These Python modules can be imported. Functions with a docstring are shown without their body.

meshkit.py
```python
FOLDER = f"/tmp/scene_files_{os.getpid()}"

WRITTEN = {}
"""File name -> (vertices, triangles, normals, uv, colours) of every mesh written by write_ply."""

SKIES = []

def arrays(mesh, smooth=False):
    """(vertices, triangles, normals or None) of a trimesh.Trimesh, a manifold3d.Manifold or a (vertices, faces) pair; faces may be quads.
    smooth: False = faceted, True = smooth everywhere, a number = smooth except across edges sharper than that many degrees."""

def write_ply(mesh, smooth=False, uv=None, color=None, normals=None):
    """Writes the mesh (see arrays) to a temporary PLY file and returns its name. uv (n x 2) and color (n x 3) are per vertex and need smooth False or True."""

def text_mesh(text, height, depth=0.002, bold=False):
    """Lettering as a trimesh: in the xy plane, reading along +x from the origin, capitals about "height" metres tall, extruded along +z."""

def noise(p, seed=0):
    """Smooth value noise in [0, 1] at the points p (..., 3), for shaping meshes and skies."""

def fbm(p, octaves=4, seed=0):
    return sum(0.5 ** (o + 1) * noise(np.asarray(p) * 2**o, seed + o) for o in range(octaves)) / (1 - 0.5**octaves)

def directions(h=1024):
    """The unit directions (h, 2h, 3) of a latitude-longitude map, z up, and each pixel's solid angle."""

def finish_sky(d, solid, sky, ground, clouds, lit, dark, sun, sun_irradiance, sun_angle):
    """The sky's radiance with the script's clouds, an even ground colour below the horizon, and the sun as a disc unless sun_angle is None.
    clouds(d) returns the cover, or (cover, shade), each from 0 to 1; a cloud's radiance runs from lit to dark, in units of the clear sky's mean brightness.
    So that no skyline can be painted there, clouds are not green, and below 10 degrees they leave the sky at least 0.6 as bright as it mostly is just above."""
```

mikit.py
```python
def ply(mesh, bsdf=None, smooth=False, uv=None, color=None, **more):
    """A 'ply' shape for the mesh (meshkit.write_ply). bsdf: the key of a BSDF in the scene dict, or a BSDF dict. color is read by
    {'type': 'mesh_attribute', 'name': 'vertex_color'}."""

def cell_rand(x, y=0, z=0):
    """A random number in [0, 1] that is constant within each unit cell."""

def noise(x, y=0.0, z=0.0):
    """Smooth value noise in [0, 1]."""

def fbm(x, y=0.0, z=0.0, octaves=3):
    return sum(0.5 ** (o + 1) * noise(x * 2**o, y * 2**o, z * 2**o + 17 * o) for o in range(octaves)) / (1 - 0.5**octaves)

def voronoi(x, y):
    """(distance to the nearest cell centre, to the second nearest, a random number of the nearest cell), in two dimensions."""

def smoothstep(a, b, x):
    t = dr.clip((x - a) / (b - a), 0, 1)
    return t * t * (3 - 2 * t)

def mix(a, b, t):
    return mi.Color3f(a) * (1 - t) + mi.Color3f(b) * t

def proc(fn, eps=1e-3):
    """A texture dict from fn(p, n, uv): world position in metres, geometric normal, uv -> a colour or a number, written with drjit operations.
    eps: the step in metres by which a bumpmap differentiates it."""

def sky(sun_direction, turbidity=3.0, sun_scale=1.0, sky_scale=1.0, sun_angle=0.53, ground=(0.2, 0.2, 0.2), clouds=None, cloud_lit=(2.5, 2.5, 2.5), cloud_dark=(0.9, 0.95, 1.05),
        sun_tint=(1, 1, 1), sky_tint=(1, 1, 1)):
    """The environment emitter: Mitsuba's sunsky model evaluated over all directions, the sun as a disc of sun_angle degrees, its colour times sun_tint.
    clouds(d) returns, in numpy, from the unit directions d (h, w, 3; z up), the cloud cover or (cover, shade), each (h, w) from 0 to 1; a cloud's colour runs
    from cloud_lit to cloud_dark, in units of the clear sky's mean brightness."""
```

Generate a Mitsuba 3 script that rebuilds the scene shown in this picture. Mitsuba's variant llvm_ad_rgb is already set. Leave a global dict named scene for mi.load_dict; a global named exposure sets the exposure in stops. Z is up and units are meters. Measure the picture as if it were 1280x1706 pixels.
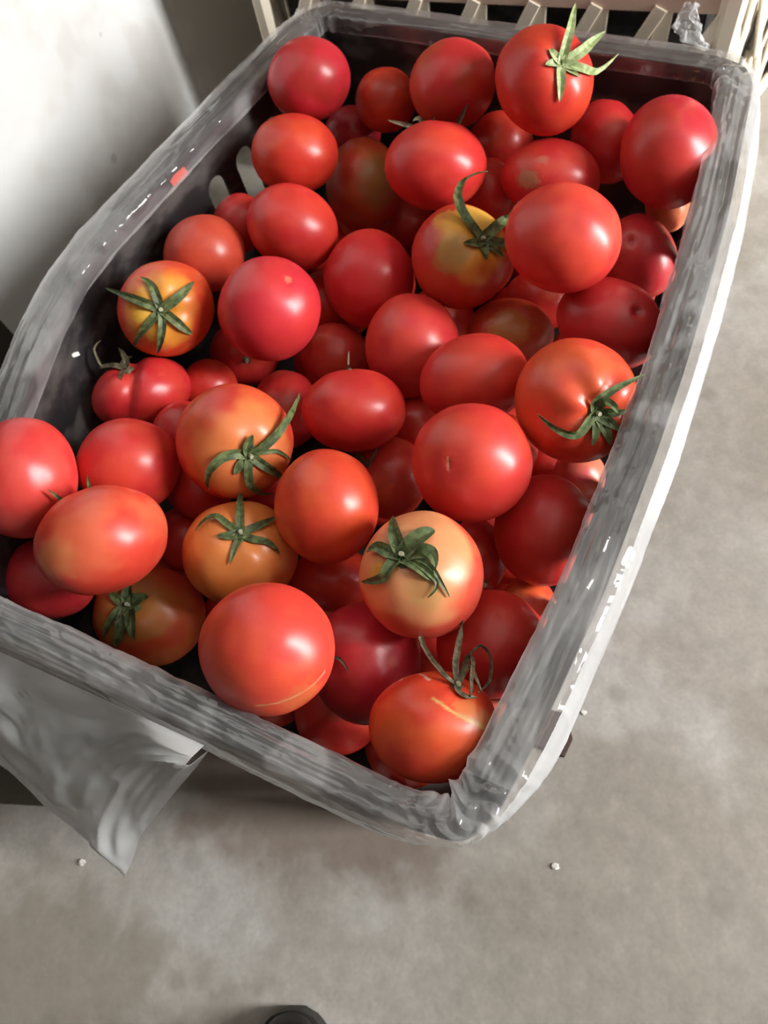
import math
import numpy as np, trimesh, shapely, drjit as dr, mitsuba as mi
from shapely.geometry import Polygon, Point, box
import mikit, meshkit
from mikit import noise, fbm, smoothstep, mix, voronoi, cell_rand

T4 = mi.ScalarTransform4f
scene = {"type": "scene"}
labels = {}

# ------------------------------------------------------------------ camera, light, exposure
F, CX, CY = 1266.0, 640.0, 853.0                       # focal length and centre in pixels of 1280 x 1706
down = np.array([183.0, 589.6, F]); down /= np.linalg.norm(down)
up = -down
fwd = np.array([0, 0, 1.0])
yw = fwd - fwd @ up * up; yw /= np.linalg.norm(yw)
turn = math.radians(38.6)
RC = np.array([[math.cos(turn), -math.sin(turn), 0], [math.sin(turn), math.cos(turn), 0], [0, 0, 1]]) @ np.stack([np.cross(yw, up), yw, up])
EYE = np.array([0.20497, -0.33567, 0.67])
scene["camera"] = {"type": "thinlens", "aperture_radius": 0.0011, "focus_distance": 0.42, "fov": math.degrees(2 * math.atan(640 / F)), "fov_axis": "x", "near_clip": 0.02, "far_clip": 50.0,
                   "to_world": T4().look_at(origin=EYE.tolist(), target=(EYE + RC @ [0, 0, 1]).tolist(), up=(RC @ [0, -1, 0]).tolist())}
exposure = 0.08
WIN = dict(x=2.3, y0=0.26, y1=0.74, z0=0.30, z1=2.15)   # the tall narrow daylit window in the right wall
WINDOW_RADIANCE = (51.0, 51.2, 50.6)
# ------------------------------------------------------------------ helpers
ZR = 0.22                                                # height of the crate's rim


def at(px, py, z):
    d = RC @ np.array([(px - CX) / F, (py - CY) / F, 1.0])
    return EYE + d * ((z - EYE[2]) / d[2])


def name_for(base):
    if base not in labels_used:
        labels_used[base] = 0
        return base
    labels_used[base] += 1
    return f"{base}_{labels_used[base]:03d}"


labels_used = {}


def put(base, mesh, mat, parent=None, smooth=30, color=None, label=None, cat=None, group=None, kind=None):
    key = name_for((parent + "__" if parent else "") + base)
    scene[key] = mikit.ply(mesh, mat, smooth=smooth, color=color)
    tag(key, label, cat, group, kind)
    return key


def tag(key, label=None, cat=None, group=None, kind=None):
    d = {k: v for k, v in (("label", label), ("category", cat), ("group", group), ("kind", kind)) if v}
    if d:
        labels[key] = d


def bar(a, b, w, t, side=None):
    """A flat bar with bevelled edges from a to b, w wide along side, t thick."""
    a, b = np.asarray(a, float), np.asarray(b, float)
    d = b - a; L = np.linalg.norm(d); d /= L
    side = np.array([0, 0, 1.0]) if side is None else np.asarray(side, float)
    s = side - side @ d * d; s /= np.linalg.norm(s)
    n = np.cross(d, s)
    c = min(w, t) * 0.3
    pr = [(-w/2+c, -t/2), (w/2-c, -t/2), (w/2, -t/2+c), (w/2, t/2-c), (w/2-c, t/2), (-w/2+c, t/2), (-w/2, t/2-c), (-w/2, -t/2+c)]
    v = [p + s * x + n * y for p in (a, b) for x, y in pr]
    f = [[i, (i+1) % 8, 8+(i+1) % 8] for i in range(8)] + [[i, 8+(i+1) % 8, 8+i] for i in range(8)]
    f += [[0, i+1, i] for i in range(1, 7)] + [[8, 8+i, 9+i] for i in range(1, 7)]
    return trimesh.Trimesh(v, f, process=False)


def boxm(x0, x1, y0, y1, z0, z1):
    m = trimesh.creation.box(extents=(x1-x0, y1-y0, z1-z0)); m.apply_translation(((x0+x1)/2, (y0+y1)/2, (z0+z1)/2)); return m


def grid_faces(nu, nv, wrap_u=False):
    f = []
    i, j = np.meshgrid(np.arange(nu if wrap_u else nu-1), np.arange(nv-1), indexing="ij")
    a = i*nv+j; b = ((i+1) % nu)*nv+j
    return np.concatenate([np.stack([a, b, b+1], -1).reshape(-1, 3), np.stack([a, b+1, a+1], -1).reshape(-1, 3)])


def tube(path, radii, k=8):
    path = np.asarray(path, float); n = len(path); radii = np.broadcast_to(radii, n)
    tg = np.gradient(path, axis=0); tg /= np.linalg.norm(tg, axis=1, keepdims=True)
    ref = np.array([0.3, 0.2, 0.93]); v = []
    for p, d, r in zip(path, tg, radii):
        s = np.cross(d, ref); s /= np.linalg.norm(s); u = np.cross(d, s)
        v += [p + r*(math.cos(q)*s + math.sin(q)*u) for q in np.arange(k)/k*2*math.pi]
    f = []
    for i in range(n-1):
        for q in range(k):
            a, b = i*k+q, i*k+(q+1) % k
            f += [[a, b, b+k], [a, b+k, a+k]]
    v += [path[0], path[-1]]
    for q in range(k):
        f += [[(q+1) % k, q, n*k], [(n-1)*k+q, (n-1)*k+(q+1) % k, n*k+1]]
    m = trimesh.Trimesh(v, f, process=False); m.fix_normals(); return m


# ------------------------------------------------------------------ materials
def lin(r, g, b):
    c = np.array([r, g, b]) / 255.0
    return np.where(c <= 0.04045, c / 12.92, ((c + 0.055) / 1.055) ** 2.4).tolist()


def rgb(c): return {"type": "rgb", "value": list(map(float, c))}


def floor_colour(p, n, uv):
    x, y = p.x, p.y
    big = fbm(x*3.1+4, y*3.1+1, 0.3, octaves=4)
    mid = fbm(x*14+9, y*14, 2.3, octaves=4)
    fine = fbm(x*90, y*90, 5.1, octaves=3)
    grit = noise(x*420, y*420, 1.7)
    c = mix((0.345, 0.312, 0.27), (0.465, 0.435, 0.40), smoothstep(0.3, 0.7, big))
    c = mix(c, (0.31, 0.275, 0.235), 0.6*smoothstep(0.52, 0.72, mid))
    c = mix(c, (0.53, 0.515, 0.49), 0.55*smoothstep(0.58, 0.75, fbm(x*9+31, y*11+7, 1.0, octaves=4)))
    c = c * (0.80 + 0.26*fine) * (0.86+0.14*grit)
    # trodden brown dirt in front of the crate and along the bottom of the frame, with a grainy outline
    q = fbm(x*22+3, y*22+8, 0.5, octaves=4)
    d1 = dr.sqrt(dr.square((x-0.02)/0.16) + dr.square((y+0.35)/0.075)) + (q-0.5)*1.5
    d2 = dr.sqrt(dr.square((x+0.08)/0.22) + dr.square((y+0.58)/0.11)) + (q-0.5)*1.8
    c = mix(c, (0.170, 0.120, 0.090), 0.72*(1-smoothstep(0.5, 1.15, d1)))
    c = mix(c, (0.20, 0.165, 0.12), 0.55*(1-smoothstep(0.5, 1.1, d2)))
    f1, f2, w = voronoi(x*13, y*13)
    spot = (1-smoothstep(0.05, 0.16, f1+0.22*(mid-0.5))) * dr.select(w > 0.86, 1.0, 0.0)
    return mix(c, (0.22, 0.20, 0.17), 0.45*spot)


def floor_bump(p, n, uv):
    return 0.0006*fbm(p.x*40, p.y*40, 0.0, octaves=4) + 0.00012*noise(p.x*300, p.y*300, 0.0)


def plaster_colour(p, n, uv):
    a, b = p.y+p.x*0.7, p.z
    m = fbm(a*7+2, b*7, 1.0, octaves=4)
    c = mix((0.55, 0.546, 0.533), (0.62, 0.616, 0.603), m)
    c = mix(c, (0.43, 0.40, 0.36), 0.30*smoothstep(0.56, 0.74, fbm(a*19, b*16+5, 3.0, octaves=4)))
    f1, f2, w = voronoi(a*11, b*11)
    s = (1-smoothstep(0.015, 0.05, f1+0.08*(m-0.5))) * dr.select(w > 0.75, 1.0, 0.0)
    return mix(c, (0.30, 0.27, 0.24), 0.45*s)


def plaster_bump(p, n, uv):
    return 0.0025*fbm((p.y+p.x)*14, p.z*14, 1.0, octaves=4)


def bump(base, fn, eps=1e-3):
    return {"type": "bumpmap", "arbitrary": mikit.proc(fn, eps), "scale": 1.0, "bsdf": base}


scene["concrete"] = {"type": "twosided", "bsdf": bump({"type": "principled", "base_color": mikit.proc(floor_colour), "roughness": 0.75, "specular": 0.35}, floor_bump)}
scene["plaster"] = {"type": "twosided", "bsdf": bump({"type": "principled", "base_color": mikit.proc(plaster_colour), "roughness": 0.8, "specular": 0.3}, plaster_bump)}
scene["ceiling_paint"] = {"type": "twosided", "bsdf": {"type": "diffuse", "reflectance": rgb((0.52, 0.495, 0.455))}}
scene["low_bounce_dark"] = {"type": "twosided", "bsdf": {"type": "diffuse", "reflectance": rgb((0.10, 0.095, 0.09))}}  # darkened to cut bounced light reaching the crate
scene["room_paint"] = {"type": "twosided", "bsdf": {"type": "diffuse", "reflectance": rgb((0.31, 0.29, 0.262))}}


def crate_colour(p, n, uv):
    d = fbm(p.x*30, p.y*30, p.z*40, octaves=4)
    return mix((0.016, 0.015, 0.016), (0.075, 0.068, 0.064), smoothstep(0.45, 0.78, d))


scene["black_plastic"] = {"type": "twosided", "bsdf": {"type": "principled", "base_color": mikit.proc(crate_colour), "roughness": 0.42, "specular": 0.5}}
scene["tomato_skin"] = {"type": "twosided", "bsdf": {"type": "principled", "base_color": {"type": "mesh_attribute", "name": "vertex_color"}, "roughness": 0.345, "specular": 0.5}}


def sepal_colour(p, n, uv):
    m = fbm(p.x*260, p.y*260, p.z*260, octaves=3)
    return mix((0.045, 0.066, 0.022), (0.125, 0.160, 0.060), smoothstep(0.3, 0.7, m))


def pale_sepal_colour(p, n, uv):
    m = fbm(p.x*260, p.y*260, p.z*260, octaves=3)
    return mix((0.20, 0.26, 0.10), (0.38, 0.43, 0.22), smoothstep(0.3, 0.7, m))


def dry_sepal_colour(p, n, uv):
    m = fbm(p.x*260, p.y*260, p.z*260, octaves=3)
    return mix((0.06, 0.05, 0.028), (0.15, 0.125, 0.075), smoothstep(0.3, 0.7, m))


for k, fn in (("sepal_green", sepal_colour), ("sepal_pale", pale_sepal_colour), ("sepal_dry", dry_sepal_colour)):
    scene[k] = {"type": "twosided", "bsdf": {"type": "principled", "base_color": mikit.proc(fn), "roughness": 0.55, "specular": 0.4, "sheen": 0.3}}
scene["stem_cut"] = {"type": "twosided", "bsdf": {"type": "principled", "base_color": rgb((0.34, 0.33, 0.22)), "roughness": 0.7}}


def film_haze(p, n, uv):
    """How milky the film is: worn, creased film turns white in streaks; the rest is nearly clear."""
    front = dr.abs(p.y) > 0.297
    lx, ly = dr.select(front, 9.0, 52.0), dr.select(front, 30.0, 11.0)       # creases follow the side they are folded over
    a = fbm(p.x*lx, p.y*ly, p.z*40, octaves=2)
    b = fbm(p.x*24+7, p.y*24, p.z*24, octaves=3)
    side_haze = dr.select(p.y > 0.297, 0.10, dr.select(p.x < -0.17, 0.55, dr.select(p.x > 0.17, 0.8, 0.95)))    # haze strength per side, weakest at the back and strongest in front
    return 0.03 + side_haze*(0.10 + 0.24*smoothstep(0.44, 0.60, a) + 0.22*smoothstep(0.50, 0.62, b))


def edge_haze(p, n, uv):
    a = fbm(p.x*15, p.y*15, p.z*15+5, octaves=3)
    return dr.select(p.x > 0.19, 0.60, dr.select(p.y < -0.31, 0.16, 0.30)) + 0.25*smoothstep(0.38, 0.66, a)


def tail_haze(p, n, uv):
    a = fbm(p.x*15, p.y*15, p.z*15+5, octaves=3)
    return 0.62 + 0.33*smoothstep(0.38, 0.66, a)


MILK = {"type": "principledthin", "base_color": rgb((0.86, 0.865, 0.87)), "roughness": 0.16, "diff_trans": 0.9, "spec_trans": 0.0, "eta": 1.5}
scene["clear_film"] = {"type": "blendbsdf", "weight": mikit.proc(film_haze), "a": {"type": "thindielectric", "int_ior": 1.5}, "b": MILK}
scene["edge_film"] = {"type": "blendbsdf", "weight": mikit.proc(edge_haze), "a": {"type": "thindielectric", "int_ior": 1.5}, "b": MILK}
scene["tail_film"] = {"type": "blendbsdf", "weight": mikit.proc(tail_haze), "a": {"type": "thindielectric", "int_ior": 1.5}, "b": MILK}
scene["cream_plastic"] = {"type": "twosided", "bsdf": {"type": "principled", "base_color": rgb((0.70, 0.62, 0.50)), "roughness": 0.4, "specular": 0.5}}
scene["tan_plastic"] = {"type": "twosided", "bsdf": {"type": "principled", "base_color": rgb((0.52, 0.38, 0.30)), "roughness": 0.45, "specular": 0.5}}
scene["shoe_leather"] = {"type": "twosided", "bsdf": {"type": "principled", "base_color": rgb((0.014, 0.012, 0.011)), "roughness": 0.35, "specular": 0.5}}
scene["shoe_rubber"] = {"type": "twosided", "bsdf": {"type": "principled", "base_color": rgb((0.02, 0.018, 0.016)), "roughness": 0.6}}
scene["red_paper"] = {"type": "twosided", "bsdf": {"type": "diffuse", "reflectance": rgb((0.60, 0.10, 0.075))}}
scene["white_chip"] = {"type": "twosided", "bsdf": {"type": "diffuse", "reflectance": rgb((0.72, 0.70, 0.66))}}
scene["shade_brown"] = {"type": "twosided", "bsdf": {"type": "principled", "base_color": rgb((0.050, 0.044, 0.032)), "roughness": 0.7}}  # dark tone for the pieces added in place of shade
scene["brown_scrap"] = {"type": "twosided", "bsdf": {"type": "diffuse", "reflectance": rgb((0.10, 0.07, 0.06))}}

# ------------------------------------------------------------------ the room
WX, WY = -0.40, -0.065                                  # the white wall's face, and where it ends in an outer corner
put("floor", boxm(-2.0, 2.6, -2.8, 3.0, -0.06, 0.0), "concrete", smooth=False, kind="structure")
put("wall_left", boxm(-0.60, WX, WY, 3.0, 0.0, 2.7), "plaster", smooth=False, kind="structure")
put("shade_trim_1", boxm(-0.60, WX, WY-.10, WY, 0.0, 2.1), "shade_brown", smooth=False, kind="structure")  # dark post added where shaded floor would show past the wall's end
put("wall_left_recess", boxm(-2.1, -2.0, -2.8, 3.0, 0.0, 2.7), "low_bounce_dark", smooth=False, kind="structure")
put("wall_back", boxm(-0.385, 2.6, 3.0, 3.1, 0.0, 2.7), "room_paint", smooth=False, kind="structure")
put("wall_front", boxm(-2.1, 2.6, -1.5, -1.4, 0.0, 2.7), "low_bounce_dark", smooth=False, kind="structure")  # set close and dark to cut fill light, as an unseen person would
put("ceiling", boxm(-2.1, 2.6, -2.9, 3.1, 2.7, 2.8), "ceiling_paint", smooth=False, kind="structure")
w = WIN
right = [boxm(w["x"], w["x"]+.15, -2.8, w["y0"], 0, 2.7), boxm(w["x"], w["x"]+.15, w["y1"], 3.0, 0, 2.7),
         boxm(w["x"], w["x"]+.15, w["y0"], w["y1"], 0, w["z0"]), boxm(w["x"], w["x"]+.15, w["y0"], w["y1"], w["z1"], 2.7)]
put("wall_right", trimesh.util.concatenate(right), "room_paint", smooth=False, kind="structure")
pane = trimesh.Trimesh([[w["x"]+.06, w["y0"], w["z0"]], [w["x"]+.06, w["y0"], w["z1"]], [w["x"]+.06, w["y1"], w["z1"]], [w["x"]+.06, w["y1"], w["z0"]]], [[0, 1, 2], [0, 2, 3]], process=False)
if pane.face_normals[0][0] > 0:
    pane.invert()
scene["window_1"] = mikit.ply(pane, "white_chip", smooth=False, emitter={"type": "area", "radiance": rgb(WINDOW_RADIANCE)})
tag("window_1", kind="structure")

# ------------------------------------------------------------------ the crate
ctrl = np.array([(.205, .290), (.211, .22), (.217, .15), (.2195, .079), (.221, 0), (.220, -.064), (.216, -.166), (.206, -.26), (.198, -.310), (.186, -.332),
                 (.150, -.337), (.08, -.335), (.0, -.333), (-.10, -.331), (-.185, -.331), (-.208, -.322), (-.222, -.29), (-.240, -.225), (-.258, -.159), (-.270, -.114), (-.278, -.056), (-.276, -.01), (-.268, .035),
                 (-.254, .119), (-.237, .205), (-.226, .264), (-.214, .305), (-.198, .317), (-.12, .318), (0, .318), (.1, .320), (.17, .320), (.195, .312)])
outer_poly = Polygon(ctrl).buffer(-.012, join_style=1).buffer(.012, join_style=1).simplify(.0004)


def loop_of(poly, n):
    ring = np.array(poly.exterior.coords)[::-1] if poly.exterior.is_ccw is False else np.array(poly.exterior.coords)
    line = shapely.LineString(ring)
    s0 = line.project(Point(.22, 0.0))
    L = line.length
    p = np.array([line.interpolate((s0 + L*k/n) % L).coords[0] for k in range(n)])
    for _ in range(2):
        p = 0.25*np.roll(p, 1, 0) + 0.5*p + 0.25*np.roll(p, -1, 0)
    return p


NL = 480
OUT = loop_of(outer_poly, NL)                             # counter-clockwise: right side, back, left side, front
tang = np.roll(OUT, -1, 0) - np.roll(OUT, 1, 0); tang /= np.linalg.norm(tang, axis=1, keepdims=True)
NRM = np.stack([tang[:, 1], -tang[:, 0]], 1)              # outward
for _ in range(6):
    NRM = 0.25*np.roll(NRM, 1, 0) + 0.5*NRM + 0.25*np.roll(NRM, -1, 0)
NRM /= np.linalg.norm(NRM, axis=1, keepdims=True)
sidew = .023*np.abs(NRM[:, 0])**2 + .017*np.abs(NRM[:, 1])**2
INN = OUT - NRM*sidew[:, None]
SEG = np.linalg.norm(np.roll(OUT, -1, 0) - OUT, axis=1)
ARC = np.concatenate([[0], np.cumsum(SEG)[:-1]])
TOTAL = SEG.sum()
# where the four corners lie on the loop
cor = [int(np.argmin(((OUT - np.array(c))**2).sum(1))) for c in ((.21, .32), (-.215, .318), (-.215, -.332), (.20, -.335))]

crate = "crate"
tag(crate, "black plastic crate full of tomatoes, its rim wrapped in clear film", "crate")
# rim: an upside-down U, swept round
prof = [(0.0, -.0035), (0.0, -.0008), (.0012, .0), (.5, .0012), (.999, .0), (1.0, -.0008), (1.0, -.028), (.90, -.028), (.90, -.0035)]
V = []
for k in range(NL):
    for o, z in prof:
        q = INN[k] + NRM[k]*sidew[k]*o
        V.append((q[0], q[1], ZR+z))
m = len(prof)
Fc = []
for k in range(NL):
    for j in range(m):
        a, b = k*m+j, k*m+(j+1) % m
        c, d = ((k+1) % NL)*m+j, ((k+1) % NL)*m+(j+1) % m
        Fc += [[a, b, d], [a, d, c]]
rim = trimesh.Trimesh(V, Fc, process=False); rim.fix_normals()
put("rim", rim, "black_plastic", crate)


def wall_point(s, z, t):
    """s along the loop, z height, t depth outwards from the inner face."""
    s = np.mod(s, TOTAL)
    a = np.append(ARC, TOTAL)
    def ip(arr):
        arr = np.vstack([arr, arr[:1]])
        return np.stack([np.interp(s, a, arr[:, 0]), np.interp(s, a, arr[:, 1])], -1)
    inn, nr = ip(INN), ip(NRM)
    shrink = .012*(1 - z/ZR)*np.clip(1.6 + 1.7*np.minimum(nr[:, 1], -nr[:, 0]), 0, 1)      # front and right wall stand upright, the others lean in
    q = inn + nr*(t - shrink)[:, None]
    return np.column_stack([q, z])


def crate_wall(name, s0, s1, slots, label=None):
    pan = box(s0, 0.004, s1, ZR-.0008)
    for (sc, zc, w_, h_) in slots:
        r = w_*0.46
        pan = pan.difference(shapely.LineString([(sc, zc-h_/2+r), (sc, zc+h_/2-r)]).buffer(r, quad_segs=5))
    # cut in narrow strips so that the triangulation follows the bend
    parts = []
    for a in np.arange(s0, s1, .02):
        g = pan.intersection(box(a, 0, min(a+.02, s1), 1))
        for gg in getattr(g, "geoms", [g]):
            if gg.area > 1e-8:
                parts.append(trimesh.creation.extrude_polygon(gg, .0035, engine="earcut"))
    me = trimesh.util.concatenate(parts)
    me.vertices = wall_point(me.vertices[:, 0], me.vertices[:, 1], me.vertices[:, 2])
    me.merge_vertices(); me.fix_normals()
    put(name, me, "black_plastic", crate, smooth=35, label=label)


def slots_between(s0, s1, pitch, rows, w_):
    n = int((s1-s0-.05)/pitch)
    st = (s0+s1)/2 - (n-1)*pitch/2
    return [(st+i*pitch, z, w_, h) for i in range(n) for z, h in rows]


sR0, sR1 = ARC[cor[3]]-TOTAL, ARC[cor[0]]
sB1, sL1 = ARC[cor[1]], ARC[cor[2]]
sF1 = ARC[cor[3]]
rows = [(.138, .066), (.055, .06)]
crate_wall("side_wall", sR0, sR1, slots_between(sR0, sR1, .036, [(.128, .075), (.045, .055)], .024), "slotted right side wall")
crate_wall("side_wall", sR1, sB1, [], "plain black back wall")
# left wall: slots in the places where the photograph shows them, near y = .113, .153, .197, and on toward the front at the low row
ys = [.113, .155, .198, .24]
sl = [(float(np.interp(-y, -INN[cor[1]:cor[2], 1], ARC[cor[1]:cor[2]])), .142, .027, .082) for y in ys]
crate_wall("side_wall", sB1, sL1, sl, "black left side wall with upright slots")
crate_wall("side_wall", sL1, sF1, slots_between(sL1, sF1, .042, [(.058, .06)], .024), "front side wall")
bot = Polygon(INN - NRM*(.0005+.012*np.clip(1.6 + 1.7*np.minimum(NRM[:, 1], -NRM[:, 0]), 0, 1))[:, None])
bm = trimesh.creation.extrude_polygon(bot.simplify(.0005), .004, engine="earcut")
put("bottom", bm, "black_plastic", crate, smooth=False)
# a torn red label on the inside of the left wall and a fleck of white
def s_left(y):
    return float(np.interp(-y, -INN[cor[1]:cor[2], 1], ARC[cor[1]:cor[2]]))


def wall_scrap(name, y, z, w_, h_, mat, lab, cat, tilt=0.0):
    s = s_left(y)
    g = np.array([(-.5, -.45), (-.1, -.5), (.45, -.38), (.5, .3), (.2, .5), (-.4, .42)])*[w_, h_]
    c_, s_ = math.cos(tilt), math.sin(tilt)
    g = g @ np.array([[c_, s_], [-s_, c_]])
    me = trimesh.creation.extrude_polygon(Polygon(g), .0006, engine="earcut")
    me.vertices = wall_point(s + me.vertices[:, 0], z + me.vertices[:, 1], -.0010 + me.vertices[:, 2])
    me.fix_normals()
    put(name, me, mat, smooth=False, label=lab, cat=cat)


wall_scrap("paper_scrap", .080, .2120, .022, .009, "red_paper", "torn scrap of red paper label stuck on the inside of the left crate rim", "label", .05)
wall_scrap("paper_fleck", -.105, .186, .010, .004, "white_chip", "tiny white fleck of paper on the left crate wall near the front", "paper", .6)

# ------------------------------------------------------------------ the film liner over the rim
NS, rng = 2200, np.random.default_rng(11)
ss = np.arange(NS)/NS*TOTAL
aext = np.append(ARC, TOTAL)
ip = lambda arr: np.stack([np.interp(ss, aext, np.append(arr[:, i], arr[0, i])) for i in range(arr.shape[1])], -1)
inn, nrm, sw = ip(INN), ip(NRM), np.interp(ss, aext, np.append(sidew, sidew[0]))
nrm /= np.linalg.norm(nrm, axis=1, keepdims=True)
rightness = np.clip(nrm[:, 0], 0, 1)**2; leftness = np.clip(-nrm[:, 0], 0, 1)**2
frontness = np.clip(-nrm[:, 1], 0, 1)**2; backness = np.clip(nrm[:, 1], 0, 1)**2
corner = np.zeros(NS)
for c_ in cor:
    d = np.abs((ss - ARC[c_] + TOTAL/2) % TOTAL - TOTAL/2)
    corner = np.maximum(corner, np.exp(-(d/.035)**2))
flare = (.0125*rightness + .007*leftness + .0065*frontness + .003*backness)*(1-.9*corner)
drop = .024*rightness + .03*leftness + .007*frontness + .03*backness
inside = .034*rightness + .012*leftness + .045*frontness + .010*backness
# profile: (o as a function of rim width w, flare f), z
MP = 72
ctrlp = [(0, lambda w_, f, d, i: (-.0026+0*w_, ZR - i)), (.12, lambda w_, f, d, i: (-.0022+0*w_, ZR-.012+0*w_)), (.2, lambda w_, f, d, i: (-.0022+0*w_, ZR+.0015+0*w_)), (.28, lambda w_, f, d, i: (.12*w_, ZR+.0036+0*w_)),
         (.45, lambda w_, f, d, i: (.55*w_, ZR+.0040+0*w_)), (.58, lambda w_, f, d, i: (w_*.96, ZR+.0040+0*w_)), (.67, lambda w_, f, d, i: (w_+.30*f+.001, ZR+.0022+0*w_)), (.75, lambda w_, f, d, i: (w_+.72*f+.0012, ZR-.0055+0*w_)),
         (.83, lambda w_, f, d, i: (w_+f+.0014, ZR-.018+0*w_)), (1.0, lambda w_, f, d, i: (w_+.85*f+.0014, ZR-.018-d))]
kk = np.array([c_[0] for c_ in ctrlp])
O = np.stack([np.broadcast_to(c_[1](sw, flare, drop, inside)[0], NS) for c_ in ctrlp], 1)
Z = np.stack([np.broadcast_to(c_[1](sw, flare, drop, inside)[1], NS) for c_ in ctrlp], 1)
tt = np.linspace(0, 1, MP)
from scipy.interpolate import PchipInterpolator
Of, Zf = PchipInterpolator(kk, O, axis=1)(tt), PchipInterpolator(kk, Z, axis=1)(tt)
dO, dZ = np.gradient(Of, axis=1), np.gradient(Zf, axis=1)
ln = np.sqrt(dO**2+dZ**2)+1e-9
nO, nZ = -dZ/ln, dO/ln                                     # outward/up side of the sheet
S2, T2 = np.meshgrid(ss, tt, indexing="ij")
ang = S2/TOTAL*2*math.pi; RR_ = TOTAL/(2*math.pi)
cx, cy = RR_*np.cos(ang), RR_*np.sin(ang)                  # noise on a ring, so that it closes


def ridged(a, b, seed):                                    # sharp little folds
    n = meshkit.fbm(np.stack([cx*a, cy*a, T2*b], -1), 3, seed)
    return 1 - np.abs(2*n - 1)*2.2


along = ridged(7, 8.0, 2)*.0022                           # folds that run along the side
across = ridged(70, 2.2, 5)                               # gathers across the rim
def crease(phase):                                          # sharp V-shaped folds
    return 1 - 2*np.abs(phase - np.floor(phase) - .5)


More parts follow.
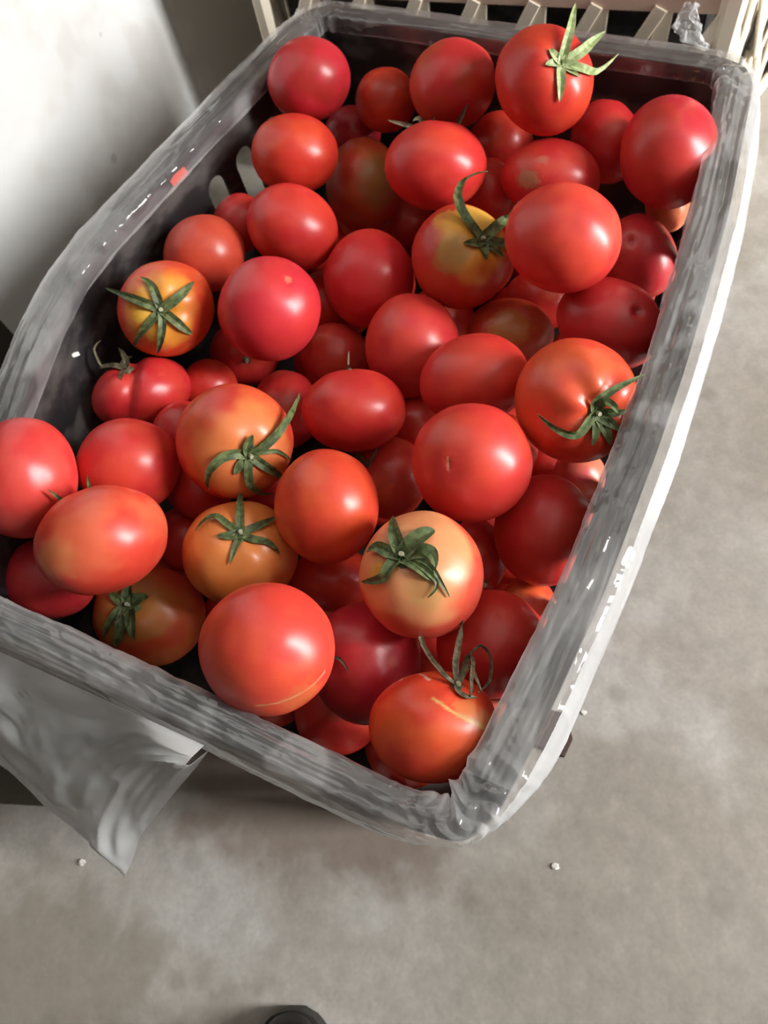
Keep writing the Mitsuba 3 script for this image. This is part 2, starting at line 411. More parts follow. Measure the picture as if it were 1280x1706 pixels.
warp = meshkit.fbm(np.stack([cx*13, cy*13, T2*2.2], -1), 3, 31)
warp2 = meshkit.fbm(np.stack([cx*30, cy*30, T2*3.0], -1), 2, 33)
gather = crease(S2/.013 + 2.6*warp2)*crease(S2/.031 + T2*1.5 + 2*warp)
slant = crease(S2/.055 + T2*2.6 + 3.2*warp)*np.clip(warp2*2.4-.7, 0, 1)
slant2 = crease(S2/.034 - T2*3.4 + 2.7*warp2)*np.clip(warp*2.6-.9, 0, 1)
fine = (meshkit.fbm(np.stack([cx*190, cy*190, T2*26], -1), 3, 8)-.5)*.0005
cr = corner[:, None]
disp = along*.8*(1-.7*cr) + gather*(.0055*cr*np.clip(1.7-1.6*T2, 0, 1) + .0002*frontness[:, None]) + (slant*.0012 + slant2*.0009)*(1-.4*cr)*(1-.55*backness[:, None])*np.clip(2.2-2.4*T2, 0, 1) + across*.0003 + fine
disp = np.maximum(disp, -.0012)
fade = np.clip(T2/.15, .2, 1)
disp = disp*fade
Of2, Zf2 = Of + nO*disp, Zf + nZ*disp
# keep the sheet outside the rim it is draped over
on_top = (Of2 > -.001) & (Of2 < sw[:, None]+.001)
Zf2 = np.where(on_top, np.maximum(Zf2, ZR+.0022), Zf2)
# uneven hem
Zf2 -= (T2 > .83)*(T2-.83)/.17*(meshkit.fbm(np.stack([cx*6, cy*6, 0*T2], -1), 2, 3)-.5)*.02
V = np.stack([inn[:, 0, None] + nrm[:, 0, None]*Of2, inn[:, 1, None] + nrm[:, 1, None]*Of2, Zf2], -1)
HEM = 48
liner = trimesh.Trimesh(V[:, :HEM+1].reshape(-1, 3), grid_faces(NS, HEM+1, True), process=False)
skirt = trimesh.Trimesh(V[:, HEM:].reshape(-1, 3), grid_faces(NS, MP-HEM, True), process=False)
put("film_liner", liner, "clear_film", smooth=True, label="clear plastic film bag lining the tomato crate and folded over its rim", cat="plastic bag")
put("turned_edge", skirt, "edge_film", "film_liner", smooth=True, label="whitish turned-over edge of the film outside the rim")
# its loose corner hanging in front of the crate: from the front rim down to a drooping tip
hem = [(-130, 1215, .135), (-60, 1225, .13), (0, 1258, .118), (70, 1320, .095), (130, 1388, .075), (182, 1422, .062), (207, 1457, .045), (219, 1440, .055), (236, 1392, .085), (258, 1362, .11), (300, 1310, .15), (330, 1275, .18), (352, 1246, .204)]
hem = np.array([at(*h) for h in hem])
tx = np.linspace(-.30, .026, len(hem)); 
top = np.array([(np.clip(x, -.212, .03), -.339 - .002, .2195) for x in tx])
NU, NV = 160, 60
u0 = np.linspace(0, 1, len(hem)); u1 = np.linspace(0, 1, NU)
hemf = np.stack([PchipInterpolator(u0, hem[:, i])(u1) for i in range(3)], 1)
topf = np.stack([np.interp(u1, u0, top[:, i]) for i in range(3)], 1)
v1 = np.linspace(0, 1, NV)
G = topf[:, None]*(1-v1[None, :, None]) + hemf[:, None]*v1[None, :, None]
bul = np.sin(math.pi*v1)[None, :]
U2, V2 = np.meshgrid(u1, v1, indexing="ij")
fold = meshkit.fbm(np.stack([U2*5, V2*1.1, 0*U2], -1), 2, 21)-.5
fold2 = 1-np.abs(2*meshkit.fbm(np.stack([U2*5+V2*3, V2*3.1, 0*U2+4], -1), 3, 25)-1)*2
crk = meshkit.fbm(np.stack([U2*16, V2*9, 0*U2], -1), 2, 29)-.5
wv = np.clip(V2*5, 0, 1)*np.clip((1-V2)*6, .25, 1)
off = wv*(.022*fold + .006*fold2 + .0022*crk)
nn = np.array([.05, -.62, .78])
G = G + off[..., None]*nn + (bul*.012)[..., None]*np.array([0, -.5, .9])
tail = trimesh.Trimesh(G.reshape(-1, 3), grid_faces(NU, NV), process=False)
put("loose_flap", tail, "tail_film", "film_liner", smooth=True, label="loose pointed flap of the film hanging in front of the crate")
PLACED = {
 1: (-0.1706, 0.2182, 0.2163, 515, 133, 69.1, 72.1, 0),
 2: (-0.1158, 0.2582, 0.1753, 643, 167, 51.0, 55.0, 0),
 3: (-0.0419, 0.2498, 0.2097, 754, 141, 71.1, 78.1, 20),
 4: (0.0463, 0.2339, 0.2384, 907, 136, 82.0, 93.9, 0),
 5: (0.1001, 0.2564, 0.1722, 1010, 237, 59.6, 70.7, 0),
 6: (0.1583, 0.2199, 0.2026, 1114, 256, 81.7, 96.5, 15),
 7: (-0.1598, 0.1516, 0.1920, 491, 257, 73.1, 67.1, 10),
 8: (-0.1243, 0.2021, 0.1203, 606, 309, 62.2, 79.3, 0),
 9: (-0.0282, 0.1699, 0.1918, 726, 277, 85.1, 75.1, 0),
 10: (0.0678, 0.1970, 0.1765, 917, 298, 82.4, 66.7, 0),
 11: (-0.1337, 0.0845, 0.1748, 488, 379, 80.1, 69.1, 35),
 12: (-0.1994, 0.0340, 0.1738, 341, 424, 68.1, 65.1, 0),
 13: (0.0214, 0.0965, 0.1701, 767, 430, 81.0, 88.0, 0),
 14: (0.1087, 0.0892, 0.2236, 938, 398, 97.8, 91.8, 0),
 15: (0.1608, 0.1718, 0.1356, 1069, 427, 58.7, 71.1, -15),
 16: (0.1670, 0.2306, 0.1428, 1113, 339, 38.9, 48.7, 0),
 17: (-0.1937, -0.0381, 0.1849, 277, 515, 80.1, 81.1, 0),
 18: (-0.1075, -0.0099, 0.1816, 450, 516, 86.0, 87.0, 0),
 19: (-0.0578, 0.0722, 0.1447, 615, 466, 75.0, 82.0, 0),
 20: (0.1581, 0.0687, 0.1665, 1016, 539, 91.1, 76.4, 20),
 21: (0.0753, 0.0718, 0.1186, 850, 556, 73.0, 58.8, 0),
 22: (0.0056, 0.0195, 0.1385, 688, 578, 79.0, 88.0, 0),
 23: (0.0741, -0.0134, 0.1652, 790, 633, 92.1, 76.1, -15),
 24: (0.1570, -0.0273, 0.1949, 959, 668, 104.4, 104.4, 0),
 25: (-0.0759, 0.0145, 0.0996, 557, 592, 55.9, 53.8, 0),
 26: (-0.1615, -0.0079, 0.0978, 408, 588, 58.4, 56.4, 0),
 27: (-0.1987, -0.1025, 0.1461, 238, 656, 84.0, 60.0, -15),
 28: (-0.0081, -0.0670, 0.1601, 590, 684, 86.1, 70.1, 0),
 29: (-0.0936, -0.0545, 0.0999, 476, 683, 56.4, 65.6, 0),
 30: (-0.0745, -0.1345, 0.1844, 392, 736, 97.9, 95.9, 30),
 31: (-0.1489, -0.1792, 0.1792, 215, 776, 87.8, 78.8, 0),
 32: (-0.1881, -0.2279, 0.2231, 40, 796, 93.9, 100.9, 0),
 33: (-0.1116, -0.2475, 0.2141, 170, 899, 114.1, 90.0, -18),
 34: (-0.1777, -0.2766, 0.1500, 87, 962, 78.7, 69.1, 0),
 35: (0.0162, -0.1601, 0.1843, 545, 843, 87.1, 95.1, 0),
 36: (0.0262, -0.0888, 0.1042, 652, 796, 61.3, 69.2, 0),
 37: (0.1037, -0.0971, 0.1930, 786, 770, 100.0, 99.0, 0),
 38: (0.1631, -0.1070, 0.1400, 907, 883, 85.5, 92.2, 0),
 39: (-0.0407, -0.2082, 0.1565, 401, 922, 97.0, 88.0, 0),
 40: (-0.1215, -0.1972, 0.0949, 312, 898, 53.0, 55.1, 0),
 41: (0.1030, -0.1899, 0.1997, 702, 957, 103.0, 106.0, 0),
 42: (0.1167, -0.1310, 0.0994, 792, 930, 51.6, 65.1, 0),
 43: (0.0360, -0.2743, 0.2199, 447, 1080, 113.0, 111.0, 0),
 44: (-0.1166, -0.2688, 0.0951, 251, 1026, 95.0, 83.3, 0),
 45: (0.0755, -0.2448, 0.1307, 610, 1102, 92.0, 104.0, 0),
 46: (0.1558, -0.2035, 0.1441, 818, 1072, 91.9, 90.9, 0),
 47: (0.1679, -0.1540, 0.0974, 879, 1010, 47.6, 49.5, 0),
 48: (0.1448, -0.2764, 0.1907, 722, 1209, 107.1, 93.4, 0),
 49: (0.1660, -0.2310, 0.0940, 819, 1167, 47.1, 49.1, 0),
 50: (0.0156, -0.1875, 0.0996, 555, 965, 70.4, 54.2, 0),
 51: (0.0306, -0.0312, 0.0984, 703, 712, 48.4, 50.7, 0),
 52: (0.0015, 0.2575, 0.1498, 835, 240, 53.4, 55.6, 0),
 53: (0.0079, 0.2011, 0.1440, 812, 320, 49.3, 57.0, 0),
 54: (0.0843, 0.1314, 0.0985, 900, 500, 61.7, 51.0, 0),
 55: (-0.2004, 0.0930, 0.1540, 400, 372, 44.9, 49.7, 0),
 56: (-0.1103, -0.1625, 0.1327, 336, 815, 53.9, 51.8, 0),
 57: (-0.1655, -0.0624, 0.1146, 348, 645, 49.0, 46.7, 0),
 58: (0.1715, -0.0333, 0.0989, 965, 793, 44.0, 46.0, 0),
 60: (-0.1598, 0.2586, 0.1296, 588, 222, 46.8, 46.8, 0),
 61: (-0.1118, 0.0683, 0.0990, 540, 505, 53.3, 53.3, 0),
 62: (-0.0600, -0.1397, 0.0993, 462, 835, 51.4, 51.4, 0),
 63: (-0.1428, -0.1257, 0.1478, 306, 720, 51.6, 51.6, 0),
 59: (0.0550, -0.2800, 0.0660, 563, 1188, 70.5, 70.5, 0),
 64: (-0.0120, -0.2795, 0.0450, 452, 1145, 67.4, 67.4, 0),
 65: (0.1120, -0.2790, 0.0380, 680, 1241, 71.8, 71.8, 0),
}
BURIED = [[0.0867, 0.0234, 0.0389, 0.0315], [-0.014, -0.1974, 0.0397, 0.0316], [-0.0407, -0.0109, 0.0394, 0.0354], [0.0659, 0.2172, 0.0403, 0.0336], [0.0534, -0.1274, 0.0406, 0.0327], [-0.0708, -0.117, 0.0419, 0.031], [-0.0162, 0.1207, 0.0404, 0.0364], [0.0988, -0.1893, 0.0405, 0.0365], [-0.1433, -0.0868, 0.0412, 0.0357], [-0.097, 0.1679, 0.0388, 0.0315], [0.1191, -0.0751, 0.0395, 0.0333], [-0.1108, 0.041, 0.0402, 0.0323], [0.0348, 0.0674, 0.0398, 0.0354], [-0.0277, 0.1991, 0.0393, 0.0341], [-0.1036, 0.2357, 0.0389, 0.0343], [0.1321, 0.1281, 0.0382, 0.0311], [-0.149, -0.2114, 0.0412, 0.0321], [-0.1243, 0.1078, 0.0407, 0.0338], [-0.0701, -0.2382, 0.04, 0.0317], [-0.0089, -0.0814, 0.0387, 0.0328], [0.0445, -0.0375, 0.0415, 0.0311], [0.0565, 0.1498, 0.0397, 0.0331], [0.1438, -0.0052, 0.0391, 0.0318], [0.1461, 0.2145, 0.0383, 0.0332], [-0.1565, 0.193, 0.0389, 0.0313], [0.145, 0.0627, 0.039, 0.0313], [-0.1157, -0.0231, 0.0383, 0.0314], [0.1478, -0.1389, 0.0405, 0.0324], [-0.1435, -0.1433, 0.082, 0.0313], [-0.0705, 0.1159, 0.0863, 0.0317], [0.0035, 0.2383, 0.0884, 0.0334], [0.0995, -0.0274, 0.0883, 0.0333], [-0.0429, 0.055, 0.0566, 0.0313], [-0.1622, 0.1484, 0.0833, 0.0311], [0.0117, 0.1665, 0.0885, 0.0338]]
# ------------------------------------------------------------------ tomatoes
RED, CRIM, ORNG, DARK = (.56, .030, .022), (.50, .022, .034), (.66, .055, .024), (.36, .016, .020)
YEL, AMB, OLV, PEACH = (.70, .36, .055), (.72, .19, .045), (.40, .24, .07), (.72, .22, .09)


def frame_of(c, px, py, rx, ry, rot, rdepth):
    """Columns: the tomato's semi-axes in the world (wide axis, tall axis, and the axis toward where it was seen from)."""
    d = RC @ np.array([(px-CX)/F, (py-CY)/F, 1.0]); zc = (c-EYE) @ (RC @ [0, 0, 1.0])
    d /= np.linalg.norm(d)
    ex, ey = RC @ [1.0, 0, 0]*zc/F, RC @ [0, 1.0, 0]*zc/F
    ex, ey = ex - ex @ d*d, ey - ey @ d*d
    q = math.radians(rot)
    a1 = (ex*math.cos(q)+ey*math.sin(q))*rx
    a2 = (-ex*math.sin(q)+ey*math.cos(q))*ry
    return np.stack([a1, a2, -d*rdepth], 1)


def unit(px, py, T):
    """Where on the unit ball a pixel of the tomato lies: (u, v, w)."""
    _, _, _, x, y, rx, ry, rot = T
    q = math.radians(rot); dx, dy = px-x, py-y
    u, v = (dx*math.cos(q)+dy*math.sin(q))/rx, (-dx*math.sin(q)+dy*math.cos(q))/ry
    h = u*u+v*v
    return np.array([u, v, math.sqrt(max(0.0, 1-h))])


def radial(n, opt):
    """The tomato's radius in the unit directions n: stem cavity, ribs on the shoulders, slight unevenness."""
    pole = opt["pole"]; th = np.arccos(np.clip(n @ pole, -1, 1))
    a = np.cross(pole, [.31, .47, .83]); a /= np.linalg.norm(a); b = np.cross(pole, a)
    ph = np.arctan2(n @ b, n @ a)
    seed = opt["seed"]; k = opt.get("ribs", 5)
    r = 1 - opt.get("cavity", .10)*np.exp(-(th/.30)**2) - .02*np.exp(-((math.pi-th)/.25)**2)
    r = r + opt.get("rib", .012)*np.cos(k*ph+seed)*np.exp(-((th-.62)/.45)**2)
    r = r + (meshkit.fbm(n*1.6+seed*3.7, 2, seed)-.5)*.055
    for (g, width, depth) in opt.get("dents", []):
        dd = np.linalg.norm(n-g, axis=-1); r = r - depth*np.exp(-(dd/width)**2)
    for (axis, at0, width, depth, face) in opt.get("grooves", []):
        r = r - depth*np.exp(-((n @ axis - at0)/width)**2)*np.clip(n @ face + .55, 0, 1)
    return r


def sphere_dirs(pole, nt, npn):
    th = np.linspace(0, math.pi, nt+1)
    a = np.cross(pole, [.31, .47, .83]); a /= np.linalg.norm(a); b = np.cross(pole, a)
    D = [pole]
    for t in th[1:-1]:
        q = np.arange(npn)/npn*2*math.pi
        D += list(math.cos(t)*pole + math.sin(t)*(np.cos(q)[:, None]*a + np.sin(q)[:, None]*b))
    D.append(-pole); D = np.array(D)
    f = [[0, 1+i, 1+(i+1) % npn] for i in range(npn)]
    for t in range(nt-2):
        o = 1+t*npn
        for i in range(npn):
            p, q = o+i, o+(i+1) % npn
            f += [[p, p+npn, q+npn], [p, q+npn, q]]
    o = 1+(nt-2)*npn
    f += [[o+i, len(D)-1, o+(i+1) % npn] for i in range(npn)]
    return D, np.array(f)


def skin(n, opt):
    """The skin's own colour: ripeness in broad uneven patches, paler or yellow shoulders round the stem, marks."""
    seed = opt["seed"]; base = np.array(opt.get("base", RED))
    m = meshkit.fbm(n*1.7+seed*5.1, 3, seed+40)[..., None]
    alt = np.array(opt.get("alt", base*np.array([1.08, 1.7, 1.05])))
    c = base + (alt-base)*np.clip((m-.42)/.22, 0, 1)
    sp = meshkit.noise(n*46+seed, seed+9)[..., None]
    c = c*(.965+.07*sp)
    th = np.arccos(np.clip(n @ opt["pole"], -1, 1))
    if "shoulder" in opt:
        col, reach, amt = opt["shoulder"]
        e = th + (meshkit.fbm(n*2.5+seed*2.3, 2, seed+70)-.5)*.75
        w = np.clip((reach-e)/.45, 0, 1)[..., None]; w = w*w*(3-2*w)*amt
        c = c + (np.array(col)-c)*w
    for (g, size, col, amt, rough) in opt.get("spots", []):
        dd = np.linalg.norm(n-g, axis=-1)/size + (meshkit.fbm(n*14+seed, 3, seed+5)-.5)*rough
        w = np.clip(1.25-dd, 0, 1)[..., None]*amt
        c = c + (np.array(col)-c)*np.clip(w*2, 0, amt)
    for (pts, width, col, amt) in opt.get("lines", []):
        pts = np.array(pts); best = np.full(n.shape[:-1], 9.0)
        for a, b in zip(pts[:-1], pts[1:]):
            ab = b-a; t = np.clip(((n-a) @ ab)/(ab @ ab), 0, 1)
            best = np.minimum(best, np.linalg.norm(n-(a+t[..., None]*ab), axis=-1))
        best = best*(1+.9*(meshkit.noise(n*22, seed+3)-.5))
        w = np.clip(1.3-best/width, 0, 1)[..., None]*amt
        c = c + (np.array(col)-c)*w
    return np.clip(c*.93, 0, 1)


def sepal_mesh(P, N, w0, thick):
    """A pointed leaf along the points P with outward normals N."""
    P = np.asarray(P); n = len(P)
    tg = np.gradient(P, axis=0); tg /= np.linalg.norm(tg, axis=1, keepdims=True)+1e-12
    sd = np.cross(tg, N); sd /= np.linalg.norm(sd, axis=1, keepdims=True)+1e-12
    up_ = np.cross(sd, tg)
    t = np.linspace(0, 1, n)
    w_ = w0*(0.55+0.9*t)*(1-t)**0.75*1.35 + .00035
    prof = [(-1, .16), (-.5, .02), (0, -.10), (.5, .02), (1, .16)]
    v = []
    for i in range(n):
        for x, y in prof:
            v.append(P[i] + sd[i]*x*w_[i]/2 + up_[i]*y*w_[i])
        for x, y in prof[::-1]:
            v.append(P[i] + sd[i]*x*w_[i]/2*.9 + up_[i]*(y*w_[i]-thick))
    f = []
    for i in range(n-1):
        for j in range(10):
            a, b = i*10+j, i*10+(j+1) % 10
            f += [[a, b, b+10], [a, b+10, a+10]]
    f += [[0, j+1, j] for j in range(1, 9)] + [[(n-1)*10, (n-1)*10+j, (n-1)*10+j+1] for j in range(1, 9)]
    m_ = trimesh.Trimesh(v, f, process=False); m_.fix_normals(); return m_


def build_tomato(tid, opt):
    T = PLACED[tid]; c = np.array(T[:3]); x, y, rx, ry, rot = T[3:]
    zc = (c-EYE) @ (RC @ [0, 0, 1.0]); r_m = math.sqrt(rx*ry)*zc/F
    depth = opt.get("depth", 1.0)*r_m*math.sqrt(zc/np.linalg.norm(c-EYE))
    L = frame_of(c, x, y, rx, ry, rot, depth)
    opt = dict(opt); opt["seed"] = tid
    p = opt.get("pole", (.2, -.5, -.8))
    pole = unit(p[0], p[1], T) if len(p) == 2 else np.array(p, float)
    pole /= np.linalg.norm(pole); opt["pole"] = pole
    for key in ("dents", "spots"):
        opt[key] = [(unit(*q[0], T), *q[1:]) for q in opt.get(key, [])]
    opt["lines"] = [([unit(*q, T) for q in l[0]], *l[1:]) for l in opt.get("lines", [])]
    fineness = opt.get("fine", (56, 84))
    D, f = sphere_dirs(pole, *fineness)
    r = radial(D, opt)
    body = trimesh.Trimesh(c + (D*r[:, None]) @ L.T, f, process=False)
    if body.volume < 0:
        body.invert()
    key = put("tomato", body, "tomato_skin", smooth=True, color=skin(D, opt), label=opt["label"], cat="tomato", group="tomatoes in the crate")

    def place(u, lift):                                     # unit direction (or a point beyond the outline) to the world
        h = np.linalg.norm(u)
        nu = u/h
        rr = radial(nu[None], opt)[0]
        return c + L @ (nu*(max(h, 1.0)*rr + lift))

    if "sepals" in opt:
        mat = opt.get("green", "sepal_green")
        hub = opt.get("hub", .115)
        cp = place(pole, .0)
        nw = np.linalg.inv(L).T @ pole; nw /= np.linalg.norm(nw)
        a = np.cross(nw, [.3, .5, .81]); a /= np.linalg.norm(a); b = np.cross(nw, a)
        # the little disc the sepals grow from
        pr = np.array([(0, .040), (.35, .050), (.7, .045), (1.0, .020), (1.05, -.03), (0, -.05)])*[hub*r_m, r_m]
        n_ = 18; vv = []
        for q in np.arange(n_)/n_*2*math.pi:
            for o, z in pr:
                vv.append(cp + (a*math.cos(q)+b*math.sin(q))*o*(1+.12*math.cos(5*q)) + nw*z)
        ff = []
        for i in range(n_):
            for j in range(len(pr)-1):
                p0, p1 = i*len(pr)+j, ((i+1) % n_)*len(pr)+j
                ff += [[p0, p1, p1+1], [p0, p1+1, p0+1]]
        disc = trimesh.Trimesh(vv, ff, process=False); disc.merge_vertices(); disc.fix_normals()
        ck = put("calyx", disc, mat, key, smooth=40, label=opt.get("calyx_label", "green star-shaped calyx"))
        st = opt.get("stem", .10)
        if st:
            ht = st*r_m
            pts = [cp + nw*(.03*r_m), cp + nw*(.03*r_m+ht*.5) + a*.0004, cp + nw*(.03*r_m+ht)]
            put("stem_stub", tube(pts, [.0019, .0017, .0015], 9), "stem_cut", ck, smooth=40)
        for sp in opt["sepals"]:
            wid, pts = sp[0]*zc/F, sp[1]
            us = [pole] + [unit(q[0], q[1], T) for q in pts]
            lf = [.045] + [q[2] for q in pts]
            k0 = np.linspace(0, 1, len(us)); k1 = np.linspace(0, 1, 16)
            U = np.stack([PchipInterpolator(k0, np.array(us)[:, i])(k1) for i in range(3)], 1)
            LF = PchipInterpolator(k0, lf)(k1)
            P = []
            for u_, l_ in zip(U, LF):
                h = np.linalg.norm(u_[:2])
                if h <= 1: u_ = u_/np.linalg.norm(u_)
                P.append(place(u_, l_))
            P = np.array(P); N = P-c; N /= np.linalg.norm(N, axis=1, keepdims=True)
            put("sepal", sepal_mesh(P, N, wid, .0006), opt.get("tip", mat), ck, smooth=40)
    return key
